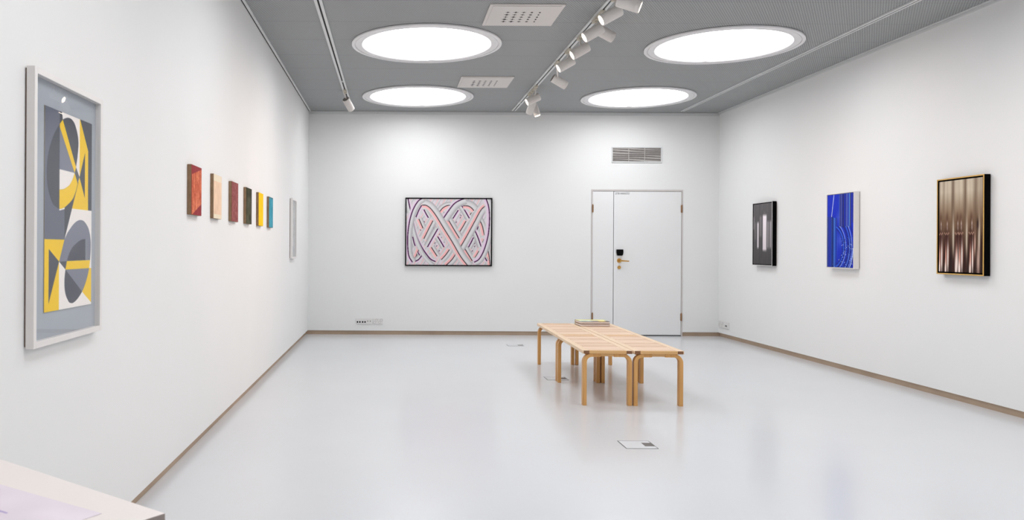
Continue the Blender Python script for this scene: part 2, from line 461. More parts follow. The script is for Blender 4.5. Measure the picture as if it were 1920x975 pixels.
# ================================================================== SPOTLIGHTS
def spotlight(tx, ty, c, d, label, lit=True, watts=None, size=1.0, ay=None):
    """tx, ty: where the adapter clips into the track; c: centre of the housing; d: direction it shines"""
    ay = ty if ay is None else ay
    r = thing('track_spotlight', label, 'spotlight', (tx, ty, H - 0.013), 0, 'gallery spotlights on the tracks')
    O = Vector((tx, ty, H - 0.013)); c = Vector(c) - O; d = Vector(d).normalized()
    bm = bmesh.new(); box(bm, -0.017, 0.017, -0.075, 0.075, -0.026, 0.0); obj('adapter', bm, M['cream'], r, bevel=0.003)
    bm = bmesh.new(); box(bm, -0.014, 0.014, -0.022, 0.022, -0.040, -0.026); obj('swivel', bm, M['cream'], r, bevel=0.003)
    R, L = 0.046 * size, 0.172 * size
    back, front = c - d * L / 2, c + d * L / 2
    # arm from the swivel to the side of the housing
    top = Vector((0, 0, -0.038)); hit = c - d * 0.02 + Vector((0, 0, 1)) * 0.02
    bm = bmesh.new(); mid = Vector((top.x, top.y, (top.z + hit.z) / 2 + 0.012)); cyl(bm, top, mid, 0.008, n=14); cyl(bm, mid, hit, 0.008, n=14); obj('arm', bm, M['lampw'], r, smooth=True)
    Mx = Matrix.Translation(c) @ d.to_track_quat('Z', 'Y').to_matrix().to_4x4()
    h = L / 2
    bm = bmesh.new(); lathe(bm, [(R * 0.90, -h), (R * 0.97, -h + 0.004), (R, -h + 0.010), (R, h - 0.034), (R * 0.985, h - 0.032)], 48, Mx); obj('housing', bm, M['lampw'], r, smooth=True)
    bm = bmesh.new(); rg = lathe(bm, [(R * 0.90, -h), (R * 0.88, -h + 0.004), (R * 0.2, -h + 0.004)], 48, Mx); bm.faces.new(rg[-1]); obj('heat_sink', bm, M['lampd'], r, smooth=True)
    bm = bmesh.new(); lathe(bm, [(R * 0.97, h - 0.033), (R * 1.0, h - 0.029), (R * 0.98, h - 0.004), (R * 0.93, h), (R * 0.84, h), (R * 0.80, h - 0.010)], 48, Mx); obj('bezel', bm, M['lampw'], r, smooth=True)
    bm = bmesh.new(); rg = lathe(bm, [(R * 0.83, h - 0.004), (R * 0.6, h - 0.0015), (R * 0.25, h - 0.0005)], 40, Mx); bm.faces.new(rg[-1])
    obj('lens', bm, M['lens'] if lit else M['lensoff'], r, smooth=True)
    if lit:
        ld = bpy.data.lights.new('spot_beam', 'SPOT'); ld.energy = watts or SPOT_W; ld.color = SPOT_COL
        ld.spot_size = math.radians(64); ld.spot_blend = 1.0; ld.shadow_soft_size = 0.03
        lo = bpy.data.objects.new('spot_beam', ld); COL.objects.link(lo); lo.parent = r
        lo.location = front + d * 0.012; lo.rotation_euler = (-d).to_track_quat('Z', 'Y').to_euler()
    return r
MT = 1.707
spotlight(MT, 5.74, (1.70, 5.75, 3.025), (0.86, -0.24, -0.36), 'lit white spotlight nearest the top edge, shining to the right')
spotlight(MT, 6.12, (1.665, 6.10, 3.045), (-0.87, 0.0, -0.48), 'lit white spotlight half hidden behind the topmost one, facing left')
spotlight(MT, 6.55, (1.80, 6.78, 3.090), (0.86, 0.12, -0.42), 'white spotlight seen from behind, pointing right, between the second and third lit lamps')
spotlight(MT, 6.72, (1.660, 6.62, 3.050), (-0.87, 0.0, -0.50), 'lit white left-facing spotlight just below the lamp seen from behind')
spotlight(MT, 7.28, (1.700, 7.25, 3.055), (-0.87, 0.0, -0.50), 'lit white left-facing spotlight in the middle of the row on the central track')
spotlight(MT, 7.79, (1.690, 7.80, 3.060), (-0.87, 0.0, -0.50), 'lit white left-facing spotlight just above the lamp that points away')
spotlight(MT, 8.30, (1.770, 8.48, 3.030), (0.84, 0.10, -0.46), 'small white spotlight pointing away to the right, below the row of lit lamps')
spotlight(MT, 9.55, (1.690, 9.62, 3.055), (-0.86, -0.06, -0.40), 'lit white spotlight facing left in the far cluster of three near the end wall', watts=8.0)
spotlight(MT, 9.75, (1.715, 9.90, 3.010), (-0.16, 0.50, -0.72), 'white spotlight pointing down at the end wall in the far cluster of three', watts=1.5)
spotlight(MT, 9.96, (1.800, 10.05, 3.000), (0.25, -0.10, -0.80), 'smallest glowing white spotlight, rightmost of the far cluster near the end wall', size=0.9)
spotlight(-0.602, 9.87, (-0.560, 9.93, 3.040), (0.42, 0.72, -0.72), 'single white spotlight on the left track, pointing at the pink woven painting', watts=1.2)
# unseen lamps added above and behind the camera to help light the room
ON = ['lit white spotlight just beyond the top edge of the picture, facing the small boards',
      'lit white spotlight over the empty floor before the benches, facing left',
      'lit white spotlight above the camera facing the big geometric print',
      'lit white spotlight beyond the top edge, facing the gold-edged picture',
      'lit white spotlight over the camera position, facing the bare right wall',
      'hindmost lit white spotlight facing the right wall behind the camera',
      'hindmost lit white spotlight facing the left wall behind the camera']
for (ty, dx), lb in zip(((4.9, -0.87), (3.9, -0.87), (2.75, -0.87), (4.5, 0.87), (2.6, 0.87), (1.0, 0.87), (0.8, -0.87)), ON):
    spotlight(MT, ty, (MT + math.copysign(0.03, dx), ty, 3.05), (dx, 0.02, -0.62), lb, watts=12.0)

# ================================================================== DOOR
dr = bpy.data.objects.new('door_1', None); COL.objects.link(dr); dr.location = (0, YB, 0); dr['kind'] = 'structure'
def P_(name, m, *boxes, parent=dr, bevel=0.0, smooth=False):
    bm = bmesh.new()
    for b in boxes: box(bm, *b)
    return obj(name, bm, m, parent, bevel=bevel, smooth=smooth)
P_('door_frame', M['doorfr'], (DX0 + 0.001, DX0 + 0.019, -0.006, 0.08, 0.0, DZ1 - 0.001), (DX1 - 0.019, DX1 - 0.001, -0.006, 0.08, 0.0, DZ1 - 0.001), (DX0 + 0.019, DX1 - 0.019, -0.006, 0.08, DZ1 - 0.024, DZ1 - 0.001))
P_('door_backing', M['dark'], (DX0 + 0.019, DX1 - 0.019, 0.045, 0.06, 0.0, DZ1 - 0.024))
lf = P_('fixed_leaf', M['door'], (DX0 + 0.022, 3.172, 0.0, 0.04, 0.012, DZ1 - 0.028), bevel=0.002)
dl = P_('door_leaf', M['door'], (3.180, DX1 - 0.022, 0.0, 0.04, 0.016, DZ1 - 0.028), bevel=0.002)
for x, z, p in ((DX0 + 0.020, 1.83, lf), (DX0 + 0.020, 0.275, lf), (DX1 - 0.020, 1.83, dl), (DX1 - 0.020, 0.275, dl)):
    bm = bmesh.new()
    cyl(bm, (x, -0.012, z - 0.055), (x, -0.012, z + 0.055), 0.009, n=16); cyl(bm, (x, -0.012, z + 0.055), (x, -0.012, z + 0.063), 0.006, 0.003, n=12)
    box(bm, x - 0.011, x + 0.013, -0.006, -0.0005, z - 0.05, z + 0.05)
    obj('hinge', bm, M['hinge'], p, smooth=True)
bm = bmesh.new(); cyl(bm, (3.313 - 0.055, -0.012, 1.083), (3.313 - 0.055, -0.0005, 1.083), 0.031, 0.033); cyl(bm, (3.258, -0.05, 1.083), (3.258, -0.012, 1.083), 0.011)
cyl(bm, (3.252, -0.050, 1.083), (3.385, -0.052, 1.075), 0.012, 0.008, n=20)
obj('lever_handle', bm, M['brass'], dl, smooth=True)
bm = bmesh.new(); cyl(bm, (3.258, -0.010, 0.985), (3.258, -0.0005, 0.985), 0.024, 0.025); cyl(bm, (3.258, -0.014, 0.985), (3.258, -0.010, 0.985), 0.010); obj('lock_rosette', bm, M['brass'], dl, smooth=True)
bm = bmesh.new()
vs = [(-0.045, 0.042), (0.048, 0.042), (0.050, 0.0), (0.042, -0.036), (0.030, -0.044), (-0.026, -0.044), (-0.038, -0.036), (-0.046, 0.0)]
A = [bm.verts.new((3.262 + x, -0.030, 1.200 + z)) for x, z in vs]; B = [bm.verts.new((3.262 + x * 1.04, -0.0005, 1.200 + z * 1.04)) for x, z in vs]
bm.faces.new(A); bm.faces.new(B[::-1])
for i in range(8): bm.faces.new((A[i], A[(i + 1) % 8], B[(i + 1) % 8], B[i]))
obj('electronic_lock', bm, M['blackm'], dl, bevel=0.003)
P_('door_threshold', M['hatchline'], (3.17, DX1 - 0.02, 0.004, 0.045, 0.0005, 0.010))  # dark strip in place of the gap under the leaf
tcu = bpy.data.curves.new('lettering', 'FONT'); tcu.body = '2778 VARASTO'; tcu.size = 0.042; tcu.extrude = 0.0004
to = bpy.data.objects.new('lettering_tmp', tcu); COL.objects.link(to)
bpy.context.view_layer.update()
dg = bpy.context.evaluated_depsgraph_get(); tme = bpy.data.meshes.new_from_object(to.evaluated_get(dg))
bpy.data.objects.remove(to)
tme.materials.clear(); tme.materials.append(M['lettering'])
lo = bpy.data.objects.new('lettering', tme); COL.objects.link(lo); lo.parent = dl
xs = [v.co.x for v in tme.vertices]; sc = 0.205 / (max(xs) - min(xs))
lo.scale = (sc, 1.0, 1); lo.location = (3.195, -0.001, 2.034); lo.rotation_euler = (math.pi / 2, 0, 0)

# ================================================================== WALL VENT ABOVE THE DOOR
r = thing('wall_vent', 'grey louvred air vent in a white frame on the wall above the door', 'air vent', (3.503, YB, 2.606))
bm = bmesh.new()
for b in ((-0.362, 0.362, 0.098, 0.110), (-0.362, 0.362, -0.114, -0.098), (-0.362, -0.349, -0.098, 0.098), (0.345, 0.362, -0.098, 0.098)): box(bm, b[0], b[1], -0.014, -0.0005, b[2], b[3])
obj('frame', bm, M['trim'], r, bevel=0.002)
bm = bmesh.new(); box(bm, -0.349, 0.345, -0.003, -0.0008, -0.098, 0.098); obj('backing', bm, M['ventback'], r)
rt = [-3.2, -4.0, -1.6, -3.4, -1.2, -2.6]
for i in range(6):
    z = 0.080 - i * 0.032; a = math.radians(rt[i]) * 0.55
    bm = bmesh.new(); n = 12; top = []; bot = []
    for k in range(n + 1):
        t = k / n; x = -0.347 + 0.690 * t; zz = z - math.tan(-a) * (x) * 1.0 + 0.006 * math.sin(t * 5 + i * 1.3)
        hw = 0.005 + 0.003 * math.sin(t * 4 + i)
        top.append([bm.verts.new((x, -0.013, max(-0.097, min(0.097, zz - hw)))), bm.verts.new((x, -0.004, max(-0.097, min(0.097, zz + hw))))])
    for k in range(n):
        bm.faces.new((top[k][0], top[k + 1][0], top[k + 1][1], top[k][1]))
    o = obj('slat', bm, M['vent'], r); so = o.modifiers.new('thick', 'SOLIDIFY'); so.thickness = 0.0012
for x in (-0.118, 0.112):
    bm = bmesh.new(); box(bm, x - 0.004, x + 0.004, -0.0138, -0.0030, -0.0975, 0.0975); obj('divider', bm, M['vent'], r)

# ================================================================== SOCKETS
def plate(name, label, w, h, kinds, Mx):
    r = thing(name, label, 'socket'); r.matrix_world = Mx
    bm = bmesh.new(); box(bm, 0, w, -0.011, -0.0005, 0, h); obj('face_plate', bm, M['outlet'], r, bevel=0.003)
    n = len(kinds); s = w / n
    for i, k in enumerate(kinds):
        cx = s * (i + 0.5); cz = h / 2
        if k == 'data':
            for q in (-1, 1):
                bm = bmesh.new(); box(bm, cx + q * 0.017 - 0.010, cx + q * 0.017 + 0.010, -0.0125, -0.0108, cz - 0.020, cz + 0.002); obj('data_port', bm, M['blackm'], r)
        elif k == 'small':
            for q in (-1, 1):
                bm = bmesh.new(); box(bm, cx + q * 0.019 - 0.007, cx + q * 0.019 + 0.007, -0.0125, -0.0108, cz - 0.004, cz + 0.010); obj('data_port', bm, M['lampd'], r)
        else:
            for q, z in ((-1, -0.016), (1, 0.017)):
                bm = bmesh.new(); rg = lathe(bm, [(0.019, 0.0105), (0.019, 0.0115), (0.016, 0.012), (0.015, 0.0108)], 24, Matrix.Translation((cx + q * 0.014, 0, cz + z)) @ Matrix.Rotation(math.pi / 2, 4, 'X'))
                bm.faces.new(rg[-1]); obj('power_socket', bm, M['vent'], r, smooth=True)
plate('data_outlet', 'long white plate of black data ports low on the end wall under the pink painting', 0.222, 0.086, ('data', 'data', 'small'), Matrix.Translation((-0.520, YB, 0.148)))
plate('power_outlet', 'white double power outlet beside the long data plate on the end wall', 0.142, 0.082, ('power', 'power'), Matrix.Translation((-0.277, YB, 0.151)))
plate('power_outlet', 'white double power outlet low on the right wall closest to the corner', 0.17, 0.092, ('power', 'power'), Matrix.Translation((XR, 11.40, 0.140)) @ Matrix.Rotation(-math.pi / 2, 4, 'Z'))
plate('data_outlet', 'white plate with two black data ports low on the right wall', 0.17, 0.092, ('data',), Matrix.Translation((XR, 11.225, 0.140)) @ Matrix.Rotation(-math.pi / 2, 4, 'Z'))

# ================================================================== LARGE FRAMED PRINT, LEFT WALL
# coordinates: u from its near upright edge along +Y, v down from the top
def geo_print():
    W, Hh = 0.4266, 0.716
    c = Canvas(250, 560, 1.0, 1.0, (252, 246, 242)); c.px = 0.0026
    G1, D1, G2, D2, Wt, Yl = (106, 110, 126), (70, 74, 85), (128, 132, 147), (76, 79, 92), (252, 246, 242), (255, 210, 0)
    C1 = smooth([(0.282, 0.064), (0.343, 0.038), (0.393, 0.026), (0.455, 0.017), (0.525, 0.017), (0.592, 0.032), (0.641, 0.063), (0.671, 0.095), (0.685, 0.14), (0.664, 0.206), (0.633, 0.26)], 5)
    C1b = smooth([(0.672, 0.345), (0.624, 0.393), (0.553, 0.436), (0.425, 0.473), (0.357, 0.486), (0.28, 0.491), (0.193, 0.48), (0.129, 0.457), (0.055, 0.39), (0.037, 0.317), (0.062, 0.231), (0.154, 0.138), (0.282, 0.064)], 5)
    IN1 = smooth([(0.285, 0.395), (0.367, 0.389), (0.423, 0.379), (0.492, 0.362), (0.539, 0.34), (0.574, 0.318), (0.602, 0.293)], 5)
    C2a = smooth([(0.395, 0.643), (0.451, 0.612), (0.509, 0.589), (0.568, 0.568), (0.628, 0.552), (0.689, 0.542), (0.751, 0.538), (0.822, 0.544), (0.879, 0.56), (0.927, 0.58), (0.959, 0.607), (0.982, 0.643), (0.988, 0.667), (0.983, 0.709), (0.971, 0.756)], 4)
    C2b = smooth([(0.951, 0.8), (0.912, 0.841), (0.861, 0.882), (0.785, 0.924), (0.71, 0.951), (0.637, 0.969), (0.577, 0.977), (0.541, 0.976), (0.494, 0.969), (0.435, 0.938), (0.407, 0.909), (0.395, 0.875), (0.399, 0.836), (0.416, 0.799)], 4)
    IN2 = smooth([(0.447, 0.756), (0.477, 0.728), (0.511, 0.708), (0.57, 0.682), (0.63, 0.668), (0.691, 0.655), (0.753, 0.645), (0.804, 0.641), (0.857, 0.640)], 4)
    P = c.poly
    P([(-.1, -.1), (.285, -.1), (.285, .5), (.391, .5), (.391, .646), (-.1, .646)], G1)
    P([(.285, -.1), (.285, .064), (.346, .037)], D1)                     # small dark triangle at the top
    P([(.285, -.01), (.285, .064), (.346, .037)], D1)
    P([(.714, -.1), (1.1, -.1), (1.1, .482), (.914, .482), (.912, .157), (.714, -.005)], D1)
    P([(.714, -.005), (.912, .157), (.916, .482), (.55, .482), (.712, .310)], Yl)
    P([(.714, -.005), (.714, .306), (.70, .25), (.70, .0)], Wt)
    P([(.839, .170), (.837, .417), (.712, .310)], D1)
    P([(.391, .482), (.391, .646), (.55, .482), (.690, .337), (.62, .337)], D1)
    # big upper disc
    P(C1 + C1b, D1)
    P([(.285, .079), (.605, .293), (.285, .293)], G2)
    P([(.285, .292), (.603, .293)] + IN1[::-1], Wt)
    P([(.285, .491), (.285, .395)] + IN1 + [(.672, .345)] + C1b[1:26], Yl)
    P([(.285, .064), (.346, .037), (.635, .262), (.603, .293), (.285, .079)], Yl)
    P([(.635, .262), (.712, .309), (.672, .345), (.603, .293)], (86, 90, 101))
    P([(.285, .5), (.391, .49), (.391, .646), (.2, .646), (.2, .5)], G1)
    # lower half
    P([(-.1, .646), (.393, .646), (.285, .757), (.285, 1.1), (-.1, 1.1)], Yl)
    P([(.082, .693), (.285, .757), (.081, .963)], D2)
    P([(.285, .757), (.416, .799), (.785, .924), (1.02, .80), (1.1, .80), (1.1, 1.1), (.285, 1.1)], Wt)
    P([(1.1, .80), (.951, .80), (.785, .924), (1.02, 1.0), (1.1, 1.0)], Yl)
    P([(.785, .924), (1.009, .993), (1.1, 1.03), (1.1, 1.1), (.6, 1.1), (.6, .95)], Wt)
    P([(.285, .757)] + C2a, G2)
    P([(.285, .757), (.447, .756), (.416, .799)], D2)
    P(IN2 + [(.858, .756)], D2)
    P([(.858, .640), (.905, .640), (.905, .756), (.858, .756)], (134, 138, 150))
    P(C2b, D2)
    P([(.416, .799), (.951, .80)] + C2b[1:13], G2)
    P([(.447, .756), (.971, .756), (.951, .80), (.416, .799)], Yl)
    return c.img

def frame_boxes(name, m, x0, x1, y0, y1, z0, z1, fw, parent, bevel=0.001):
    """four mitre-less sides of a picture frame hung on an X wall"""
    bm = bmesh.new()
    box(bm, x0, x1, y0, y0 + fw, z0, z1); box(bm, x0, x1, y1 - fw, y1, z0, z1)
    box(bm, x0, x1, y0 + fw, y1 - fw, z0, z0 + fw); box(bm, x0, x1, y0 + fw, y1 - fw, z1 - fw, z1)
    return obj(name, bm, m, parent, bevel=bevel)

r = thing('framed_print', 'large white-framed print of grey and yellow geometric shapes, nearest on the left wall', 'picture', (XL, 2.62, 0.909))
w_, h_ = 0.614, 0.936
frame_boxes('frame', M['whitefr'], 0.006, 0.034, 0, w_, 0, h_, 0.021, r)
bm = bmesh.new(); box(bm, 0.0005, 0.006, 0.006, w_ - 0.006, 0.006, h_ - 0.006); obj('back_panel', bm, M['palewood'], r)
bm = bmesh.new(); box(bm, 0.007, 0.012, 0.0212, w_ - 0.0212, 0.0212, h_ - 0.0212); obj('mount_board', bm, M['matb'], r)
bm = bmesh.new(); box(bm, 0.026, 0.028, 0.0212, w_ - 0.0212, 0.0212, h_ - 0.0212); obj('glass_pane', bm, M['glass'], r)
raster_plate('print_sheet', geo_print(), (0.0150, 0.120, 0.827), (0, 0.4266, 0), (0, 0, -0.716), M['art'], r, 0.002)

# ================================================================== SIX SMALL PAINTED BOARDS
def nz(h, w, sy, sx, seed):
    """smooth value noise, sy/sx = cell counts"""
    g = np.random.RandomState(seed).rand(sy + 2, sx + 2)
    y = np.linspace(0, sy, h); x = np.linspace(0, sx, w)
    yi, xi = y.astype(int), x.astype(int); fy, fx = (y - yi)[:, None], (x - xi)[None]
    fy = fy * fy * (3 - 2 * fy); fx = fx * fx * (3 - 2 * fx)
    a = g[yi][:, xi]; b = g[yi][:, xi + 1]; c = g[yi + 1][:, xi]; d = g[yi + 1][:, xi + 1]
    return (a * (1 - fx) + b * fx) * (1 - fy) + (c * (1 - fx) + d * fx) * fy
def board_art(k, h=110, w=70):
    U, V = np.meshgrid(np.linspace(0, 1, w), np.linspace(0, 1, h))
    n1, n2 = nz(h, w, 14, 22, k), nz(h, w, 40, 12, k + 30)
    I = np.zeros((h, w, 3))
    def C(*c): return np.array(c, float)
    if k == 0:
        I[:] = C(206, 108, 78); I += (nz(h, w, 5, 18, 3)[..., None] - 0.5) * C(46, 60, 46) + (n2[..., None] - .5) * 20
        top = V < 0.20 - 0.17 * U; bot = V > 1.02 - 0.27 * U
        I[top | bot] = C(150, 58, 62); I += ((n1 - .5) * 12)[..., None]
        I[:, :3] = C(140, 50, 48)
    elif k == 1:
        I[:] = C(240, 206, 176); I += ((nz(h, w, 8, 26, 5) - .5) * 22)[..., None]
        I[(V < 0.15) | (V > 0.90)] = C(240, 226, 200)
        I[:, 58:] = I[:, 58:] * .5 + C(240, 215, 190) * .5
    elif k == 2:
        I[:] = C(150, 84, 82); I += ((n1 - .5) * 34)[..., None] + ((nz(h, w, 50, 40, 8) - .5) * 26)[..., None]
        I[:, :3] = C(120, 52, 40)
    elif k == 3:
        I[:] = C(62, 62, 42); I += ((nz(h, w, 6, 3, 9) - .5) * 46)[..., None] + ((n1 - .5) * 12)[..., None]
    elif k == 4:
        I[:] = C(250, 205, 10); I += ((n1 - .5) * 8)[..., None]
    else:
        I[:] = C(62, 150, 172); I += ((nz(h, w, 5, 6, 12) - .5) * 26)[..., None] + ((n1 - .5) * 12)[..., None]
        I[V < 0.05] = C(70, 130, 140)
    return I
BL = ['small painted board in orange-red with dark red corners, nearest the large framed print',
      'small painted board in pale peach with cream bands at top and bottom',
      'small painted board in dusty brownish red, third along the left wall row',
      'small painted board in very dark olive green on the left wall',
      'small painted board in bright yellow on the left wall',
      'small painted board in turquoise blue, farthest of the six in the row']
for k, y0 in enumerate((4.690, 5.285, 5.876, 6.462, 7.062, 7.655)):
    z0 = 1.441; w_, h_, t = 0.246, 0.297, (0.027 if k == 0 else 0.024)
    r = thing('painted_board', BL[k], 'painting', (XL, y0, z0), 0, 'six small painted boards in a row')
    bm = bmesh.new(); box(bm, 0.0005, t - 0.0015, 0, w_, 0, h_); obj('board', bm, M['boarded'], r, bevel=0.0015)
    raster_plate('painted_face', board_art(k), (t, 0.001, h_ - 0.001), (0, w_ - 0.002, 0), (0, 0, -(h_ - 0.002)), M['art'], r, 0.0015)

# white framed pale picture beyond them
r = thing('framed_picture', 'tall white-framed pale grey picture at the far end of the left wall', 'picture', (XL, 9.375, 1.115))
w_, h_ = 0.40, 0.718
frame_boxes('frame', M['whitefr'], 0.006, 0.034, 0, w_, 0, h_, 0.022, r)
bm = bmesh.new(); box(bm, 0.0005, 0.006, 0.006, w_ - 0.006, 0.006, h_ - 0.006); obj('back_panel', bm, M['palewood'], r)
n = nz(160, 80, 9, 4, 21); I = np.zeros((160, 80, 3)) + np.array((196, 198, 200.)); I += ((n - .5) * 30)[..., None]
I[20:140, 8:40] += np.array((14, 14, 12.)); I[nz(160, 80, 26, 5, 33) > 0.8] -= 22; I[130:150, 30:60] = (176, 186, 200)
raster_plate('pale_artwork', I, (0.014, 0.0222, h_ - 0.0222), (0, w_ - 0.0444, 0), (0, 0, -(h_ - 0.0444)), M['art'], r, 0.003)
bm = bmesh.new(); box(bm, 0.026, 0.028, 0.0222, w_ - 0.0222, 0.0222, h_ - 0.0222); obj('glass_pane', bm, M['glass'], r)

# ================================================================== WOVEN LOOPS PAINTING, END WALL
def woven():
    Wd, Hd = 915, 715            # drawing units
    c = Canvas(330, 258, Wd, Hd, (220, 212, 218))
    ox, oy = 128, 128
    gl, gd, gm = (220, 219, 220), (170, 167, 170), (206, 204, 205)
    sal, sal2, blk = (250, 190, 188), (236, 180, 180), (40, 22, 30)
    lil, pur = (228, 204, 224), (80, 30, 78)
    def S(p): return [(a - ox, b - oy) for a, b in p]
    def salm(p, g=1, w=1.0, body=46):          # dark line with salmon on the right of travel (g=1) and a grey tube on the left
        pr = [(-body - 6, gd, 0.0), (-body, gd, 0.9), (-body * .7, gm, 1), (-body * .35, gl, 1), (-8, gm, 1), (-4, (150, 140, 142), 1), (-3.5, blk, 1), (3.5 * w, blk, 1), (4 * w, sal2, 1), (12 * w, sal, 1), (16 * w, sal2, 1), (24 * w, sal, 1), (28 * w, gl, 0.9), (40 * w, gm, 0.7), (52 * w, gd, 0.0)]
        if g < 0: pr = [(-a, b, d) for a, b, d in pr][::-1]
        c.band(smooth(S(p), 6), pr)
    def purp(p, g=1, w=1.0, body=44):
        pr = [(-body - 6, gd, 0.0), (-body, gd, 0.9), (-body * .65, gm, 1), (-body * .3, gl, 1), (-6, gm, 1), (-6, pur, 1), (6, pur, 1), (7, lil, 1), (16 * w, lil, 1), (22 * w, gl, 0.8), (34 * w, gm, 0.0)]
        if g < 0: pr = [(-a, b, d) for a, b, d in pr][::-1]
        c.band(smooth(S(p), 6), pr)
    # faint deep lattice
    for i in range(-8, 18):
        x = i * 74
        for q, col in ((0, gm), (1, (216, 188, 196))):
            c.band([(x + q * 22, -10), (x + q * 22 + 420, 730)], [(-12, col, 0), (-8, col, .55), (8, col, .55), (12, col, 0)])
    for i in range(0, 24):
        x = i * 74
        c.band([(x, -10), (x - 430, 730)], [(-16, gd, 0), (-12, gd, .6), (0, gl, .8), (9, gm, .8), (10, sal2, .7), (18, sal, .7), (20, gm, 0)])
    # small dark flecks between the tubes
    for x, y in ((368, 297), (321, 376), (430, 410), (281, 466), (382, 500), (340, 590), (486, 512), (506, 548), (456, 638), (402, 715), (484, 690), (536, 600), (436, 606), (515, 280), (585, 415), (612, 465), (663, 552), (666, 380), (710, 330), (716, 305), (756, 416), (775, 235), (757, 716), (742, 690), (866, 640), (868, 610), (840, 690), (824, 548), (850, 520), (946, 590), (581, 712), (262, 720), (655, 252), (616, 298)):
        s = 1 if (x + y) % 2 else -1
        c.band(S([(x - 5 * s, y - 8), (x + 5 * s, y + 8)]), [(-5, (110, 70, 90), 0), (-3, (90, 60, 84), .9), (3, (90, 60, 84), .9), (5, (110, 70, 90), 0)])
    # second layer
    purp([(138, 90), (150, 160), (176, 275)], -1); purp([(196, 540), (210, 600), (224, 640)], -1, body=26)
    salm([(262, 680), (238, 740), (212, 800)], -1 * -1, body=34); purp([(296, 742), (262, 785), (225, 806)], -1, body=40)
    salm([(168, 640), (178, 690), (188, 726)], 1, body=10)
    purp([(252, 706), (272, 742)], -1, body=14)
    salm([(262, 345), (284, 395), (307, 448)], 1, body=36); purp([(316, 244), (340, 290), (366, 334)], 1, body=36)
    purp([(398, 398), (418, 436), (436, 470)], 1, body=28); salm([(338, 538), (356, 566), (371, 588)], 1, body=30)
    purp([(466, 536), (502, 594), (536, 652)], -1, body=34); salm([(398, 652), (430, 702), (462, 750)], 1, body=36)
    salm([(1003, 655), (1022, 740), (1036, 850)], 1, body=26); purp([(980, 760), (1000, 800)], 1, body=20)
    purp([(908, 418), (888, 470)], 1, body=26); purp([(966, 262), (942, 332)], -1, body=30)
    purp([(854, 544), (828, 598), (800, 652)], 1, body=36); salm([(755, 658), (798, 728), (842, 800)], 1, body=40)
    salm([(912, 690), (890, 730), (868, 764)], 1, body=34); salm([(916, 350), (948, 420), (970, 520)], 1, body=38)
    salm([(966, 560), (950, 600)], 1, body=14)
    purp([(862, 456), (900, 540), (936, 644)], -1, body=38)
    salm([(578, 350), (640, 455), (700, 552)], 1, body=42); purp([(688, 248), (660, 292), (630, 340)], -1, body=36)
    salm([(772, 366), (740, 424), (706, 480)], 1, body=36); salm([(838, 262), (812, 304)], 1, body=22)
    purp([(510, 250), (536, 280)], -1, body=20)
    purp([(724, 200), (764, 262), (808, 338)], -1, body=40)
    salm([(612, 196), (566, 202), (522, 226), (486, 268)], -1, body=36)
    # third layer: rising strips
    purp([(292, 198), (262, 250), (230, 328)], -1, body=40)
    salm([(414, 364), (368, 455), (316, 562)], 1, body=42); purp([(468, 450), (414, 545), (356, 650)], -1, body=40)
    salm([(594, 676), (552, 736), (506, 786)], 1, body=40); salm([(668, 714), (620, 786), (556, 850)], 1, body=44)
    # arches and main loops
    salm([(738, 202), (790, 204), (826, 222), (856, 254)], 1, body=62)
    purp([(526, 340), (586, 252), (642, 182), (700, 144), (760, 120)], -1, body=62)
    salm([(980, 200), (930, 250), (862, 376), (782, 526), (706, 660)], 1, body=54)
    purp([(986, 118), (1016, 210), (1026, 330), (1018, 480), (994, 600), (956, 710), (912, 782), (862, 812)], 1, w=1.6, body=44)
    purp([(198, 372), (236, 520), (294, 650), (364, 752), (404, 790), (446, 808)], -1, w=0.8, body=30)
    c.band(smooth(S([(180, 350), (214, 500), (262, 640), (330, 760), (420, 850)]), 6), [(-26, gd, 0), (-22, gd, .8), (0, gl, 1), (16, gm, 1), (24, gd, .2)])
    salm([(296, 198), (340, 200), (386, 232), (446, 308), (522, 432), (620, 588), (716, 752), (800, 860)], 1, body=58)
    purp([(300, 120), (252, 156), (206, 232), (172, 330), (150, 450), (142, 560), (146, 680), (160, 756), (196, 816)], 1, body=44, w=1.2)
    return c.img
r = thing('framed_painting', 'black-framed painting of woven grey, pink and purple loops on the end wall', 'painting', (0.179, YB, 0.992))
w_, h_, t = 1.246, 0.979, 0.042
bm = bmesh.new()
fw = 0.016
box(bm, 0, fw, -t, -0.0005, 0, h_); box(bm, w_ - fw, w_, -t, -0.0005, 0, h_); box(bm, fw, w_ - fw, -t, -0.0005, 0, fw); box(bm, fw, w_ - fw, -t, -0.0005, h_ - fw, h_)
obj('frame', bm, M['black'], r, bevel=0.001)
raster_plate('canvas', woven(), (0.016, -t + 0.008, h_ - 0.016), (w_ - 0.032, 0, 0), (0, 0, -(h_ - 0.032)), M['art'], r, 0.02)

